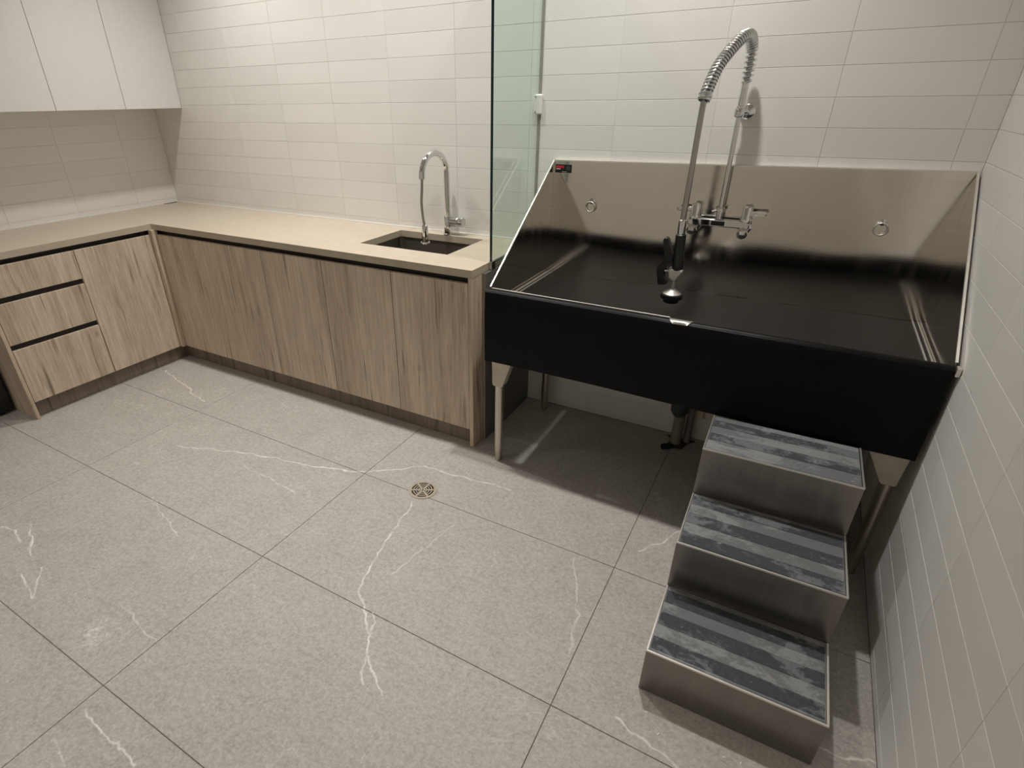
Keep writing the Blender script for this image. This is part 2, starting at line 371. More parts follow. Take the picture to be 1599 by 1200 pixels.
def wall_tile(kind, w, h):
    key = (kind, round(w, 3), round(h, 3))
    if key not in _tm:
        b = bm_new(); g = 0.0016
        if kind == 'back': box(b, g/2, w-g/2, 0.0, 0.008, g/2, h-g/2, bev=0.0007)
        elif kind == 'left': box(b, -0.008, 0.0, -w+g/2, -g/2, g/2, h-g/2, bev=0.0007)
        else: box(b, 0.0, 0.008, -w+g/2, -g/2, g/2, h-g/2, bev=0.0007)
        me = bpy.data.meshes.new('wall_tile'); bmesh.ops.recalc_face_normals(b, faces=b.faces[:]); b.to_mesh(me); b.free(); me.materials.append(M['tile']); _tm[key] = me
    return _tm[key]
def spans(a, b, j0, step):
    e = [a]; k = math.ceil((a-j0)/step+1e-6)
    while j0+k*step < b-1e-6: e.append(j0+k*step); k += 1
    return list(zip(e, e[1:]+[b]))
for z0, z1 in spans(0.0, CEIL-0.01, 0.032, 0.1):
    for x0, x1 in spans(0.0, W, 1.235, 0.4012):
        hidden = (z1 < 0.88 and x1 < 2.85) or (z0 > 2.2 and x0 > 0.5 and False)
        if not hidden: link_mesh('wall_tile', wall_tile('back', x1-x0, z1-z0), wall_back, (x0, 0, z0))
    for y0, y1 in spans(0.0, 2.45, 0.03, 0.4012):
        link_mesh('wall_tile', wall_tile('right', y1-y0, z1-z0), wall_right, (W, -y0, z0))
    if 0.8 < z0 < 1.55:
        for y0, y1 in spans(0.0, 2.4, 0.3, 0.4012):
            link_mesh('wall_tile', wall_tile('left', y1-y0, z1-z0), wall_left, (0, -y0, z0))
# painted / plainly tiled rest of the long walls, out of reach of the joints
bm = bm_new(); box(bm, W-0.0, W+0.006, ROOM_Y, -2.452, 0, CEIL-0.005); o = obj('wall_facing', bm, 'tile', wall_right)
bm = bm_new(); box(bm, -0.006, 0.0, ROOM_Y, -2.402, 0, CEIL-0.005); o = obj('wall_facing', bm, 'tile', wall_left)
bm = bm_new(); box(bm, -0.006, 0.0, -2.402, 0.0, 1.66, CEIL-0.005); o = obj('wall_facing', bm, 'tile', wall_left)

# ------------------------------------------------------------------ ceiling lamps
for i, (lx, ly, pw) in enumerate(DOWNLIGHTS):
    where = ['over the counter corner', 'over the small sink', 'over the dog washing tub', 'added for fill over the middle of the open floor', 'added to brighten the front wall on the left', 'added to brighten the front wall on the right'][i]
    t = thing('ceiling_downlight', 'round white recessed ceiling downlight '+where, 'downlight', (lx, ly, CEIL), 'recessed ceiling downlights')
    bm = bm_new(); torus(bm, (lx, ly, CEIL-0.003), 0.062, 0.008, (0, 0, 1), 32, 8); obj('trim_ring', bm, 'white_lac', t, True, 60)
    bm = bm_new(); lathe(bm, (lx, ly, CEIL-0.004), (0, 0, 1), [(0.055, 0), (0.055, 0.003)], 32); obj('lens', bm, 'lens', t)
    ld = bpy.data.lights.new('downlight_lamp', 'SPOT'); ld.energy = pw*1.0; ld.color = LIGHT_COL; ld.spot_size = math.radians(108); ld.spot_blend = 1.0; ld.shadow_soft_size = 0.045
    lo = bpy.data.objects.new('downlight_lamp', ld); C.objects.link(lo); lo.parent = t; lo.location = (0, 0, -0.02)

# ------------------------------------------------------------------ base cabinets and worktop
D = 0.6185; L = 2.8796; LL = 1.556; H = 0.9; TH = 0.034
SX0, SX1, SY0, SY1 = 2.108, 2.638, -0.432, -0.078
xs = [0.002, D, SX0, SX1, L-0.002]; ys = [-2.35, -D, SY0, SY1, -0.002]
bm = bm_new(); cells(bm, xs, ys, lambda i, j: (j >= 1 or i == 0) and not (i == 2 and j == 2), H-TH, H)
bmesh.ops.bevel(bm, geom=[e for e in bm.edges if len(e.link_faces) == 2 and e.calc_face_angle(0) > 1], offset=0.0015, segments=2, affect='EDGES')
tag(obj('countertop', bm, 'counter'), 'L-shaped beige quartz countertop with a cut-out for the small sink', 'countertop')
GAP = 0.0018; DT = 0.02; ZD0 = 0.098; ZD1 = 0.838; TKY = 0.035
def base_unit_back(name, label, x0, x1, doors, toe=0.0005):
    """unit against the back wall, fronts at y=-D+0.004"""
    yf = -D+0.004
    t = thing(name, label, 'cabinet', ((x0+x1)/2, -0.3, 0), 'wood grain base cabinets')
    bx('carcass', 'channel', t, x0+0.0005, x1-0.0005, yf+DT+0.004, -0.012, 0.1, 0.69)
    bx('handle_channel', 'channel', t, x0+0.0005, x1-0.0005, yf+0.028, yf+0.045, ZD1-0.04, H-TH-0.001)
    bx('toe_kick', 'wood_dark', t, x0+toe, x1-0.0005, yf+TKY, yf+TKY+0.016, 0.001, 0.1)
    for a, b in doors: bx('door', 'wood', t, a+GAP, b-GAP, yf, yf+DT, ZD0, ZD1, bev=0.0012)
    return t
t = base_unit_back('corner_cabinet', 'wide oak-look corner base cabinet panel at the inner corner of the counter', D+0.024, 1.553, [(D+0.024, 1.553)], -0.078)
bx('corner_post', 'wood', t, D-0.014, D+0.023, -D-0.020, -D+0.016, ZD0, H-TH-0.001, bev=0.001)
base_unit_back('sink_cabinet', 'double-door oak-look base cabinet under the small sink', 1.553, 2.434, [(1.553, 1.993), (1.993, 2.434)])
t = base_unit_back('end_cabinet', 'single-door oak-look base cabinet beside the glass screen', 2.434, 2.856, [(2.434, 2.856)])
bx('end_panel', 'wood', t, 2.857, 2.8765, -D+0.001, -0.012, 0.0015, H-TH-0.001, bev=0.001)
def base_unit_left(name, label, y0, y1, fronts, toe=-0.0005):
    xf = D-0.004
    t = thing(name, label, 'cabinet', (0.3, (y0+y1)/2, 0), 'wood grain base cabinets')
    bx('carcass', 'channel', t, 0.012, xf-DT-0.004, y0+0.0005, y1-0.0005, 0.1, 0.84)
    bx('handle_channel', 'channel', t, xf-0.045, xf-0.028, y0+0.0005, y1-0.0005, ZD1-0.04, H-TH-0.001)
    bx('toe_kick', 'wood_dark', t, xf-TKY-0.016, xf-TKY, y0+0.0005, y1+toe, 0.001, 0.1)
    for nm, z0, z1 in fronts: bx(nm, 'wood', t, xf-DT, xf, y0+GAP, y1-GAP, z0, z1, bev=0.0012)
    return t
base_unit_left('door_cabinet', 'single-door oak-look base cabinet on the left wall next to the corner', -1.088, -D-0.022, [('door', ZD0, ZD1)], 0.060)
t = base_unit_left('drawer_cabinet', 'oak-look base cabinet with three stacked drawers', -1.54, -1.088, [('drawer', ZD0, 0.404), ('drawer', 0.434, 0.652), ('drawer', 0.682, ZD1)])
for z in (0.39, 0.638): bx('drawer_channel', 'channel', t, D-0.022, D-0.0185, -1.538, -1.09, z, z+0.06)
bx('end_panel', 'wood', t, 0.012, D-0.001, -LL-0.004, -1.5415, 0.0015, H-TH-0.001, bev=0.001)
# black appliance in the bay beyond the drawers
t = thing('undercounter_appliance', 'black appliance in the bay left of the drawer cabinet', 'appliance', (0.3, -1.9, 0))
bx('body', 'black', t, 0.03, 0.40, -2.22, -1.575, 0.02, 0.84, bev=0.004)
bx('door', 'black', t, 0.402, 0.425, -2.215, -1.58, 0.10, 0.74, bev=0.006)
bx('control_panel', 'black', t, 0.402, 0.422, -2.215, -1.58, 0.745, 0.838, bev=0.003)
for yy in (-2.17, -1.63):
    bm = bm_new(); lathe(bm, (0.36, yy, 0.0005), (0, 0, 1), [(0.02, 0), (0.02, 0.012), (0.012, 0.02)], 12); obj('foot', bm, 'black', t)
# sealant beads where counter meets tiles
bm = bm_new(); box(bm, 0.004, L-0.004, -0.005, 0.0, H+0.0002, H+0.005); struct('trim_1', bm, 'bead')
bm = bm_new(); box(bm, 0.0, 0.005, -2.35, -0.006, H+0.0002, H+0.005); struct('trim_2', bm, 'bead')
bm = bm_new(); prism(bm, [(0.006, -0.012), (0.012, -0.12), (0.022, -0.10), (0.024, -0.03)], 'z', H+0.0003, H+0.0035); tag(obj('sealant_scrap', bm, 'grout_floor'), 'dark scrap lying in the back corner of the countertop', 'scrap')

# ------------------------------------------------------------------ wall cabinets
ZU = 1.517; UX = 0.298
for i, (y1, y0, lab) in enumerate([(-0.0015, -0.383, 'white flat-front wall cabinet touching the back wall'), (-0.3835, -0.785, 'white flat-front wall cabinet, second from the back wall corner'), (-0.7855, -1.19, 'white flat-front wall cabinet, third from the back wall corner'), (-1.1905, -1.60, 'white flat-front wall cabinet farthest from the back wall')]):
    t = thing('wall_cabinet', lab, 'cabinet', (0.15, (y0+y1)/2, ZU), 'white wall cabinets')
    bx('body', 'white_lac', t, 0.001, UX-0.021, y0+0.0005, y1-0.0005, ZU+0.002, 2.45)
    bx('door', 'white_lac', t, UX-0.019, UX, y0+0.0012, y1-0.0012, ZU, 2.45, bev=0.0008)

# ------------------------------------------------------------------ small sink and its faucet
t = thing('undermount_sink', 'small dark rectangular undermount sink in the beige countertop', 'sink', ((SX0+SX1)/2, (SY0+SY1)/2, 0.70))
def rrect(x0, x1, y0, y1, r, n=5):
    out = []
    for cx_, cy_, a0 in ((x1-r, y1-r, 0), (x0+r, y1-r, 90), (x0+r, y0+r, 180), (x1-r, y0+r, 270)):
        for k in range(n+1):
            a = math.radians(a0+90*k/n); out.append((cx_+r*math.cos(a), cy_+r*math.sin(a)))
    return out
bm = bm_new(); rings = []
zt_ = H-TH-0.001
for e, z, r in ((0.028, zt_, 0.03), (0.004, zt_, 0.02), (0.004, zt_-0.10, 0.02), (0.001, zt_-0.145, 0.03), (-0.02, zt_-0.165, 0.04), (-0.09, zt_-0.168, 0.04)):
    rings.append([bm.verts.new((x, y, z)) for x, y in rrect(SX0-e, SX1+e, SY0-e, SY1+e, r)])
for a, b in zip(rings[:-1], rings[1:]):
    n = len(a)
    for k in range(n): bm.faces.new((a[k], a[(k+1) % n], b[(k+1) % n], b[k]))
bm.faces.new(rings[-1])
obj('basin', bm, 'sink', t, True, 50)
bm = bm_new(); lathe(bm, ((SX0+SX1)/2, (SY0+SY1)/2, zt_-0.1678), (0, 0, 1), [(0.045, 0), (0.045, 0.003), (0.036, 0.004), (0.03, 0.001), (0.012, 0.001), (0.01, 0.006), (0.0, 0.007)], 28); obj('drain_strainer', bm, 'chrome', t, True)
FX, FY = 2.406, -0.052
t = thing('kitchen_faucet', 'chrome pull-out kitchen faucet standing behind the small sink', 'faucet', (FX, FY, H))
bm = bm_new(); lathe(bm, (FX, FY, H+0.0005), (0, 0, 1), [(0.027, 0), (0.027, 0.004), (0.0225, 0.007), (0.0225, 0.088), (0.0205, 0.094), (0.014, 0.098)], 28); obj('body', bm, 'chrome', t, True)
bm = bm_new(); lathe(bm, (FX+0.016, FY, H+0.068), (1, 0, 0.04), [(0.019, 0), (0.019, 0.010), (0.026, 0.012), (0.026, 0.040), (0.0235, 0.042), (0.0235, 0.046), (0.026, 0.048), (0.026, 0.076), (0.023, 0.081)], 26); hd = obj('handle', bm, 'chrome', t, True)
R_ = 0.099; zc = 1.213
arc = [(FX, FY, H+0.09), (FX, FY, 1.0), (FX, FY, 1.15)]+[(FX-0.018*(1-math.cos(math.pi*k/18))/2, FY-R_*(1-math.cos(math.pi*k/18)), zc+R_*math.sin(math.pi*k/18)) for k in range(0, 19)]+[(FX-0.018, FY-2*R_, zc-0.012)]
bm = bm_new(); tube(bm, arc, 0.0152, 18); obj('spout', bm, 'chrome', t, True)
hx, hy = FX-0.018, FY-2*R_
hose = catmull([(hx, hy, zc-0.005), (hx-0.004, hy, 1.15), (hx-0.010, hy, 1.09), (hx-0.006, hy, 1.02), (hx+0.002, hy, 0.978)], 8)
bm = bm_new(); tube(bm, hose, 0.0068, 12); obj('hose', bm, 'hose', t, True)
bm = bm_new(); lathe(bm, (hx+0.002, hy, 0.985), (0.0, 0, -1), [(0.010, 0), (0.0155, 0.006), (0.0165, 0.02), (0.0185, 0.07), (0.0185, 0.088)], 26); sh = obj('spray_head', bm, 'chrome', t, True)
bm = bm_new(); lathe(bm, (hx+0.002, hy, 0.899), (0, 0, -1), [(0.024, 0), (0.025, 0.004), (0.022, 0.008), (0.015, 0.009), (0.014, 0.014)], 26); obj('nozzle', bm, 'chrome', sh, True)
bm = bm_new(); box(bm, hx+0.012, hx+0.0205, hy-0.019, hy-0.010, 0.925, 0.958, bev=0.003); obj('button', bm, 'black', sh)

# ------------------------------------------------------------------ glass screen and the panel under it
GX0, GX1, GY = 2.8805, 2.8925, -0.463
t = thing('glass_screen', 'tall clear green-edged glass screen between counter and washing tub', 'glass screen', (2.886, -0.23, 0.89))
bm = bm_new(); box(bm, GX0, GX1, GY, -0.002, 0.893, 2.35)
bm.faces.ensure_lookup_table()
for f in bm.faces:
    if abs(f.normal.x) < 0.5 and f.calc_center_median().y < GY+0.01 or f.calc_center_median().y > -0.01: f.material_index = 1
bm.normal_update()
for f in bm.faces: f.material_index = 0 if f.calc_area() > 0.3 else 1
obj('pane', bm, ['glass', 'glass_edge'], t)
clip = bx('glass_clip', 'bead', t, 2.868, 2.903, -0.020, -0.001, 1.478, 1.560, bev=0.005)
for z in (1.488, 1.549):
    bm = bm_new(); lathe(bm, (2.8745, -0.020, z), (0, -1, 0), [(0.004, 0), (0.004, 0.002), (0.002, 0.003)], 12); obj('screw', bm, 'steel', clip)
bx('base_clip', 'chrome', t, 2.879, 2.894, GY-0.006, GY+0.03, 0.868, 0.905, bev=0.001)
bx('wall_seal', 'pvc', t, 2.880, 2.893, -0.0045, -0.0005, 0.91, 2.35)
t = thing('partition_panel', 'dark grey low panel with pale front edge under the glass screen', 'panel', (2.888, -0.26, 0))
bx('board', 'panel', t, 2.8795, 2.894, -0.525, -0.012, 0.0015, 0.866)
bx('edge_band', 'panel_edge', t, 2.8785, 2.8945, -0.527, -0.5255, 0.0015, 0.866)

# ------------------------------------------------------------------ dog washing tub
TX0, TX1 = 2.978, 4.522; ZT = 1.294
def yfr(x): return -0.668-0.022*(x-TX0)/(TX1-TX0)          # front line of the rim
def ztop(x): return 1.285+0.015*(x-TX0)/(TX1-TX0)
tub = thing('washing_tub', 'large stainless dog washing tub with black front apron on legs', 'tub', ((TX0+TX1)/2, -0.35, 0))
bm = bm_new(); prism(bm, [(TX0, 0.62), (TX1, 0.62), (TX1, ztop(TX1)), (TX0, ztop(TX0))], 'y', -0.016, -0.013); obj('back_splash', bm, 'steel_back', tub)
bm = bm_new(); prism(bm, [(TX0, ztop(TX0)-0.001), (TX1, ztop(TX1)-0.001), (TX1, ztop(TX1)+0.004), (TX0, ztop(TX0)+0.004)], 'y', -0.0165, -0.001); obj('back_flange', bm, 'edge_steel', tub)
for x0, x1, s in ((TX0, TX0+0.003, 0), (TX1-0.003, TX1, 1)):
    yf = yfr(x0)+0.03
    bm = bm_new(); prism(bm, [(-0.0165, 0.62), (-0.0165, ztop(x0)-0.002), (yf, 0.848), (yf, 0.62)], 'x', x0, x1); sp = obj('side_panel', bm, 'steel_back', tub)
    a = Vector((x0+0.0015, -0.016, ztop(x0))); b = Vector((x0+0.0015, yf, 0.850)); w_ = 0.0035 if s else 0.003
    bm = bm_new(); n_ = Vector((0, (b-a).z, -(b-a).y)).normalized()
    if n_.z < 0: n_ = -n_
    vs_ = [bm.verts.new(p+Vector((dx, 0, 0))+n_*dn) for p in (a, b) for dx, dn in ((-w_, -0.003), (w_, -0.003), (w_, 0.004), (-w_, 0.004))]
    for f in ((0,1,2,3), (7,6,5,4), (0,4,5,1), (1,5,6,2), (2,6,7,3), (3,7,4,0)): bm.faces.new([vs_[i] for i in f])
    obj('edge_strip', bm, 'edge_steel', sp)
bx('corner_cap', 'edge_steel', tub, TX1-0.002, TX1+0.009, yfr(TX1)-0.012, yfr(TX1)+0.012, 0.822, 0.850, bev=0.002)
# basin: shallow sloping floor, inner front wall
bm = bm_new(); cx_, cy_ = 3.75, -0.33; zf = 0.752
o4 = [(TX0+0.003, -0.0165), (TX1-0.003, -0.0165), (TX1-0.003, yfr(TX1)+0.032), (TX0+0.003, yfr(TX0)+0.032)]
c4 = [(cx_-0.08, cy_+0.08), (cx_+0.08, cy_+0.08), (cx_+0.08, cy_-0.08), (cx_-0.08, cy_-0.08)]
A = [bm.verts.new((x, y, zf)) for x, y in o4]; B = [bm.verts.new((x, y, zf-0.022)) for x, y in c4]
for k in range(4): bm.faces.new((A[k], A[(k+1) % 4], B[(k+1) % 4], B[k]))
bm.faces.new(B)
bmesh.ops.solidify(bm, geom=bm.faces[:], thickness=0.003)
obj('basin_floor', bm, 'steel', tub)
bm = bm_new(); prism(bm, [(TX0+0.003, yfr(TX0)+0.0325), (TX1-0.003, yfr(TX1)+0.0325), (TX1-0.003, yfr(TX1)+0.0295), (TX0+0.003, yfr(TX0)+0.0295)], 'z', 0.60, 0.838); obj('front_wall', bm, 'apron', tub)
for xa in (TX0+0.0035, TX0+0.0205, TX1-0.0265, TX1-0.0095):
    bx('drain_rail', 'edge_steel', tub, xa, xa+0.006, -0.60, -0.02, 0.7525, 0.766, bev=0.001)
for xa in (TX0+0.0098, TX1-0.0202):
    bx('rail_groove', 'rubber', tub, xa, xa+0.0104, -0.60, -0.02, 0.7525, 0.7625)
# underside pan
bm = bm_new(); prism(bm, [(-0.02, 0.745), (-0.02, 0.60), (-0.34, 0.575), (-0.62, 0.60), (-0.62, 0.72)], 'x', TX0+0.02, TX1-0.02); obj('tub_pan', bm, 'steel', tub)
# black sheet rolled over the front rim
def prof(n=10):
    P = [(0.036, 0.800), (0.035, 0.838)]
    r = 0.017
    for k in range(n+1):
        a = math.radians(180*k/n*0.98); P.append((0.017+r*math.cos(a)*1.03, 0.8335+r*math.sin(a)*0.75))
    P += [(-0.002, 0.80), (-0.004, 0.74), (-0.004, 0.66), (-0.003, 0.59), (-0.001, 0.524)]
    return P
def sheet(bm, x0, x1, nx, P, th, zfun=None):
    def ring(off):
        R = []
        for i in range(nx+1):
            x = x0+(x1-x0)*i/nx; row = []
            for k, (dy, z) in enumerate(P):
                a = P[max(k-1, 0)]; b = P[min(k+1, len(P)-1)]; tx, tz = b[0]-a[0], b[1]-a[1]; l_ = math.hypot(tx, tz)
                ny, nz = -tz/l_, tx/l_
                bul = 0.006*math.sin((x-TX0)*4.1)*max(0, (0.80-z)/0.28) if z < 0.8 else 0
                row.append(bm.verts.new((x, yfr(x)+dy-ny*off*0-(-ny)*off*-1+bul, z+nz*off)))
            R.append(row)
        return R
    O = ring(0.0); I = ring(th); n = len(P)
    for i in range(nx):
        for k in range(n-1):
            bm.faces.new((O[i][k], O[i+1][k], O[i+1][k+1], O[i][k+1])); bm.faces.new((I[i][k], I[i][k+1], I[i+1][k+1], I[i+1][k]))
        bm.faces.new((O[i][0], I[i][0], I[i+1][0], O[i+1][0])); bm.faces.new((O[i][-1], O[i+1][-1], I[i+1][-1], I[i][-1]))
    for i in (0, nx):
        for k in range(n-1): bm.faces.new((O[i][k], O[i][k+1], I[i][k+1], I[i][k]))
bm = bm_new(); sheet(bm, TX0-0.008, TX1-0.004, 40, prof(), 0.003); ap = obj('apron', bm, 'apron', tub, True, 50)
# half-round steel patch showing where the sheet is cut at the rim
bm = bm_new(); xc = 3.752; ycf = yfr(xc)
Pp0 = prof(24)[7:-3]; Pp = []
for (a, b), (c, d) in zip(Pp0[:-1], Pp0[1:]):
    for k in range(4): Pp.append((a+(c-a)*k/4-0.0015, b+(d-b)*k/4+0.0025)); s_ = 0.0; rows = []
for k, (dy, z) in enumerate(Pp):
    if k: s_ += math.hypot(dy-Pp[k-1][0], z-Pp[k-1][1])
    if s_ > 0.0455: break
    hw = 0.042*math.sqrt(max(0.0, 1-(s_/0.046)**2))
    rows.append([bm.verts.new((xc+hw*u, ycf+dy-0.002, z)) for u in (-1, -0.5, 0, 0.5, 1)])
for a, b in zip(rows[:-1], rows[1:]):
    for k in range(4): bm.faces.new((a[k], a[k+1], b[k+1], b[k]))
bmesh.ops.solidify(bm, geom=bm.faces[:], thickness=0.001)
o = obj('rim_patch', bm, 'edge_steel', ap, True, 60); o['label'] = 'half-round bright steel patch at the rim'
bm = bm_new(); tube(bm, [(TX0+0.006, yfr(TX0)+0.033, 0.8445), (3.712, yfr(3.7)+0.033, 0.8445)], 0.0022, 8); obj('rim_edge', bm, 'edge_steel', ap, True)
# tether rings on the splash
for x, z in ((3.177, 1.098), (4.303, 1.098)):
    bm = bm_new(); lathe(bm, (x, -0.016, z+0.020), (0, -1, 0), [(0.012, 0), (0.012, 0.003), (0.006, 0.005), (0.006, 0.014), (0.002, 0.016)], 18); eb = obj('eye_bolt', bm, 'chrome', tub, True)
    bm = bm_new(); torus(bm, (x-0.001, -0.027, z-0.004), 0.0225, 0.0033, (0.1, 1, 0.12), 32, 8); obj('tether_ring', bm, 'edge_steel', eb, True, 80)
# maker sticker: black plate, red band with a word-like mark, small white line, grey disc
zs = 1.271; 
bm = bm_new(); box(bm, 2.988, 3.068, -0.0172, -0.0162, zs-0.036, zs-0.0, bev=0.0004); st = obj('sticker', bm, 'black', tub); st['label'] = 'small black sticker with red and white print'
bx('red_print', 'red', st, 2.992, 3.030, -0.0178, -0.0173, zs-0.015, zs-0.005)
bx('white_print', 'white_print', st, 2.993, 3.014, -0.0178, -0.0173, zs-0.0215, zs-0.018)
bx('white_print', 'white_print', st, 3.022, 3.046, -0.0178, -0.0173, zs-0.0325, zs-0.031)
bm = bm_new(); lathe(bm, (3.052, -0.0173, zs-0.015), (0, -1, 0), [(0.010, 0), (0.010, 0.0005)], 20); obj('disc_print', bm, 'grey_print', st)
# legs
for x, y, front in ((3.032, -0.645, 1), (4.482, -0.655, 1), (3.032, -0.085, 0), (4.478, -0.085, 0)):
    bm = bm_new(); lathe(bm, (x, y, 0.0), (0, 0, 1), [(0.015, 0.001), (0.016, 0.004), (0.016, 0.040), (0.0175, 0.041), (0.0205, 0.060), (0.0205, 0.60)], 20); lg = obj('leg', bm, 'steel_leg', tub, True)
    bm = bm_new(); yo = y-0.023 if front else y-0.02
    prism(bm, [(x-0.045 if x > 4 else x-0.028, 0.58), (x+0.028 if x > 4 else x+0.062, 0.58), (x+0.028 if x > 4 else x+0.062, 0.52), (x+0.026 if x < 4 else x+0.022, 0.412), (x+0.02, 0.405), (x-0.02, 0.405), (x-0.026, 0.412), (x-0.028 if x < 4 else x-0.085, 0.52)], 'y', yo, yo+0.046, bev=0.002)
    obj('gusset', bm, 'gusset', lg)
    if front:
        bm = bm_new(); lathe(bm, (x-0.028, y, 0.485), (-1, 0, 0), [(0.006, 0), (0.006, 0.004), (0.003, 0.007)], 10); obj('set_screw', bm, 'steel', lg)
# rubber mat lying on the basin floor
bm = bm_new(); prism(bm, [(TX0+0.027, -0.018), (TX1-0.027, -0.018), (TX1-0.027, yfr(TX1)+0.036), (TX0+0.027, yfr(TX0)+0.036)], 'z', 0.7522, 0.762, bev=0.002)
tag(obj('rubber_mat', bm, 'rubber'), 'black rubber mat lining the floor of the washing tub', 'mat')

# ------------------------------------------------------------------ pre-rinse spray faucet on the tub
t = thing('pre_rinse_faucet', 'tall chrome wall-mounted pre-rinse faucet with spring hose and black sprayer', 'faucet', (3.74, -0.06, 1.07))
yb = -0.062
bm = bm_new(); prism(bm, [(3.622, 1.062), (3.862, 1.062), (3.862, 1.084), (3.845, 1.092), (3.64, 1.092), (3.622, 1.084)], 'y', yb-0.014, yb+0.014, bev=0.004); br = obj('bridge', bm, 'chrome', t, True, 40)
bx('name_plate', 'black', br, 3.715, 3.768, yb-0.0146, yb-0.0138, 1.067, 1.085)
for x, s in ((3.645, -1), (3.842, 1)):
    bm = bm_new(); lathe(bm, (x, -0.0168, 1.056), (0, -1, 0), [(0.028, 0), (0.028, 0.004), (0.021, 0.008), (0.0185, 0.030), (0.0185, 0.06)], 6); ib = obj('inlet', bm, 'chrome', t)
    bm = bm_new(); lathe(bm, (x, yb-0.012, 1.047), (0, -1, -0.35), [(0.021, 0), (0.021, 0.016), (0.015, 0.02), (0.011, 0.026), (0.008, 0.030)], 8); obj('check_nut', bm, 'chrome', ib)
    bm = bm_new(); lathe(bm, (x, yb, 1.088), (0, 0, 1), [(0.021, 0), (0.021, 0.012), (0.0185, 0.016), (0.0185, 0.052), (0.015, 0.058), (0.006, 0.06)], 22); vb = obj('valve_bonnet', bm, 'chrome', t, True)
    bm = bm_new(); prism(bm, [(x+s*0.014, yb-0.008), (x+s*0.035, yb-0.006), (x+s*0.072, yb-0.014), (x+s*0.074, yb+0.012), (x+s*0.035, yb+0.007), (x+s*0.014, yb+0.008)], 'z', 1.116, 1.130, bev=0.003); obj('lever_handle', bm, 'chrome', vb, True, 40)
bm = bm_new(); lathe(bm, (3.741, yb, 1.092), (0, 0, 1), [(0.014, 0), (0.014, 0.028), (0.019, 0.029), (0.019, 0.042), (0.012, 0.046)], 22); col_ = obj('swivel_nut', bm, 'chrome', t, True)
bm = bm_new(); tube(bm, [(3.734, yb-0.012, 1.128), (3.712, yb-0.022, 1.122)], [0.004, 0.006], 10); obj('lock_screw', bm, 'chrome', col_, True)
bm = bm_new(); tube(bm, [(3.741, yb, 1.12), (3.741, yb, 1.50), (3.742, yb, 1.505)], 0.0098, 16); obj('riser', bm, 'chrome', t, True)
bm = bm_new(); lathe(bm, (3.742, yb, 1.500), (0, 0, 1), [(0.017, 0), (0.017, 0.006), (0.0135, 0.008), (0.0135, 0.082), (0.018, 0.083), (0.018, 0.088)], 20); obj('riser_sleeve', bm, 'chrome', t, True)
# wall bracket
bm = bm_new(); lathe(bm, (3.764, -0.0005, 1.487), (0, -1, 0), [(0.028, 0), (0.028, 0.004), (0.022, 0.012), (0.010, 0.016), (0.008, 0.05)], 24); wb = obj('wall_bracket', bm, 'chrome', t, True)
bm = bm_new(); lathe(bm, (3.741, yb, 1.470), (0, 0, 1), [(0.017, 0), (0.019, 0.003), (0.019, 0.026), (0.017, 0.029)], 20); obj('bracket_clamp', bm, 'chrome', wb, True)
bm = bm_new(); tube(bm, [(3.764, -0.045, 1.486), (3.743, yb, 1.486)], 0.008, 10); obj('bracket_arm', bm, 'chrome', wb, True)
spine = [(3.744, yb, 1.587), (3.744, yb, 1.650), (3.742, -0.070, 1.694), (3.733, -0.113, 1.728), (3.717, -0.17, 1.722), (3.692, -0.235, 1.680), (3.669, -0.29, 1.628), (3.656, -0.335, 1.56), (3.653, -0.347, 1.53)]
low = [(3.652, -0.351, 1.464), (3.652, -0.355, 1.308), (3.651, -0.355, 1.13), (3.653, -0.355, 1.095)]
bm = bm_new(); tube(bm, catmull(spine+low, 8), 0.0105, 14); obj('hose', bm, 'hose', t, True)
# helical spring, open coils at the riser end, tight over the arch
path = catmull(spine, 24)
cum = [0.0]
for a, b in zip(path[:-1], path[1:]): cum.append(cum[-1]+(b-a).length)
fr = frames(path); tot = cum[-1]; hel = []; ph = 0.0; s_ = 0.0; i = 0; step = 0.0011
while s_ < tot:
    while i < len(cum)-2 and cum[i+1] < s_: i += 1
    f = (s_-cum[i])/max(1e-9, cum[i+1]-cum[i]); c_ = path[i].lerp(path[i+1], f); d, u, w = fr[i]
    pitch = 0.0165 if s_ < 0.10 else 0.0118
    rr = 0.0165 if s_ < 0.02 else 0.0182
    if s_ > tot-0.02: rr = 0.0205
    hel.append(c_+u*rr*math.cos(ph)+w*rr*math.sin(ph)); st_ = pitch/16; ph += 2*math.pi/16; s_ += st_
bm = bm_new(); tube(bm, hel, 0.0040, 7); obj('spring', bm, 'chrome', t, True, 80)
d_ = (Vector(spine[-1])-Vector(spine[-2])).normalized()
bm = bm_new(); lathe(bm, Vector(spine[-1])-d_*0.024, d_, [(0.0195, 0), (0.0225, 0.006), (0.0225, 0.018), (0.020, 0.026), (0.011, 0.030)], 20); obj('spring_collar', bm, 'chrome', t, True)
bm = bm_new(); lathe(bm, (3.651, -0.355, 1.132), (0.03, 0, -1), [(0.011, 0), (0.0145, 0.004), (0.0145, 0.05), (0.013, 0.056)], 20); obj('hose_ferrule', bm, 'chrome', t, True)
bm = bm_new(); lathe(bm, (3.653, -0.355, 1.078), (0.055, -0.01, -1), [(0.015, 0), (0.0195, 0.004), (0.0195, 0.085), (0.021, 0.09), (0.021, 0.135), (0.016, 0.142)], 20); obj('grip', bm, 'black', t, True)
bm = bm_new(); prism(bm, [(3.628, 0.948), (3.684, 0.944), (3.680, 0.925), (3.664, 0.898), (3.647, 0.897), (3.642, 0.912), (3.630, 0.922)], 'y', -0.374, -0.342, bev=0.005); sv = obj('spray_valve', bm, 'edge_steel', t, True, 40)
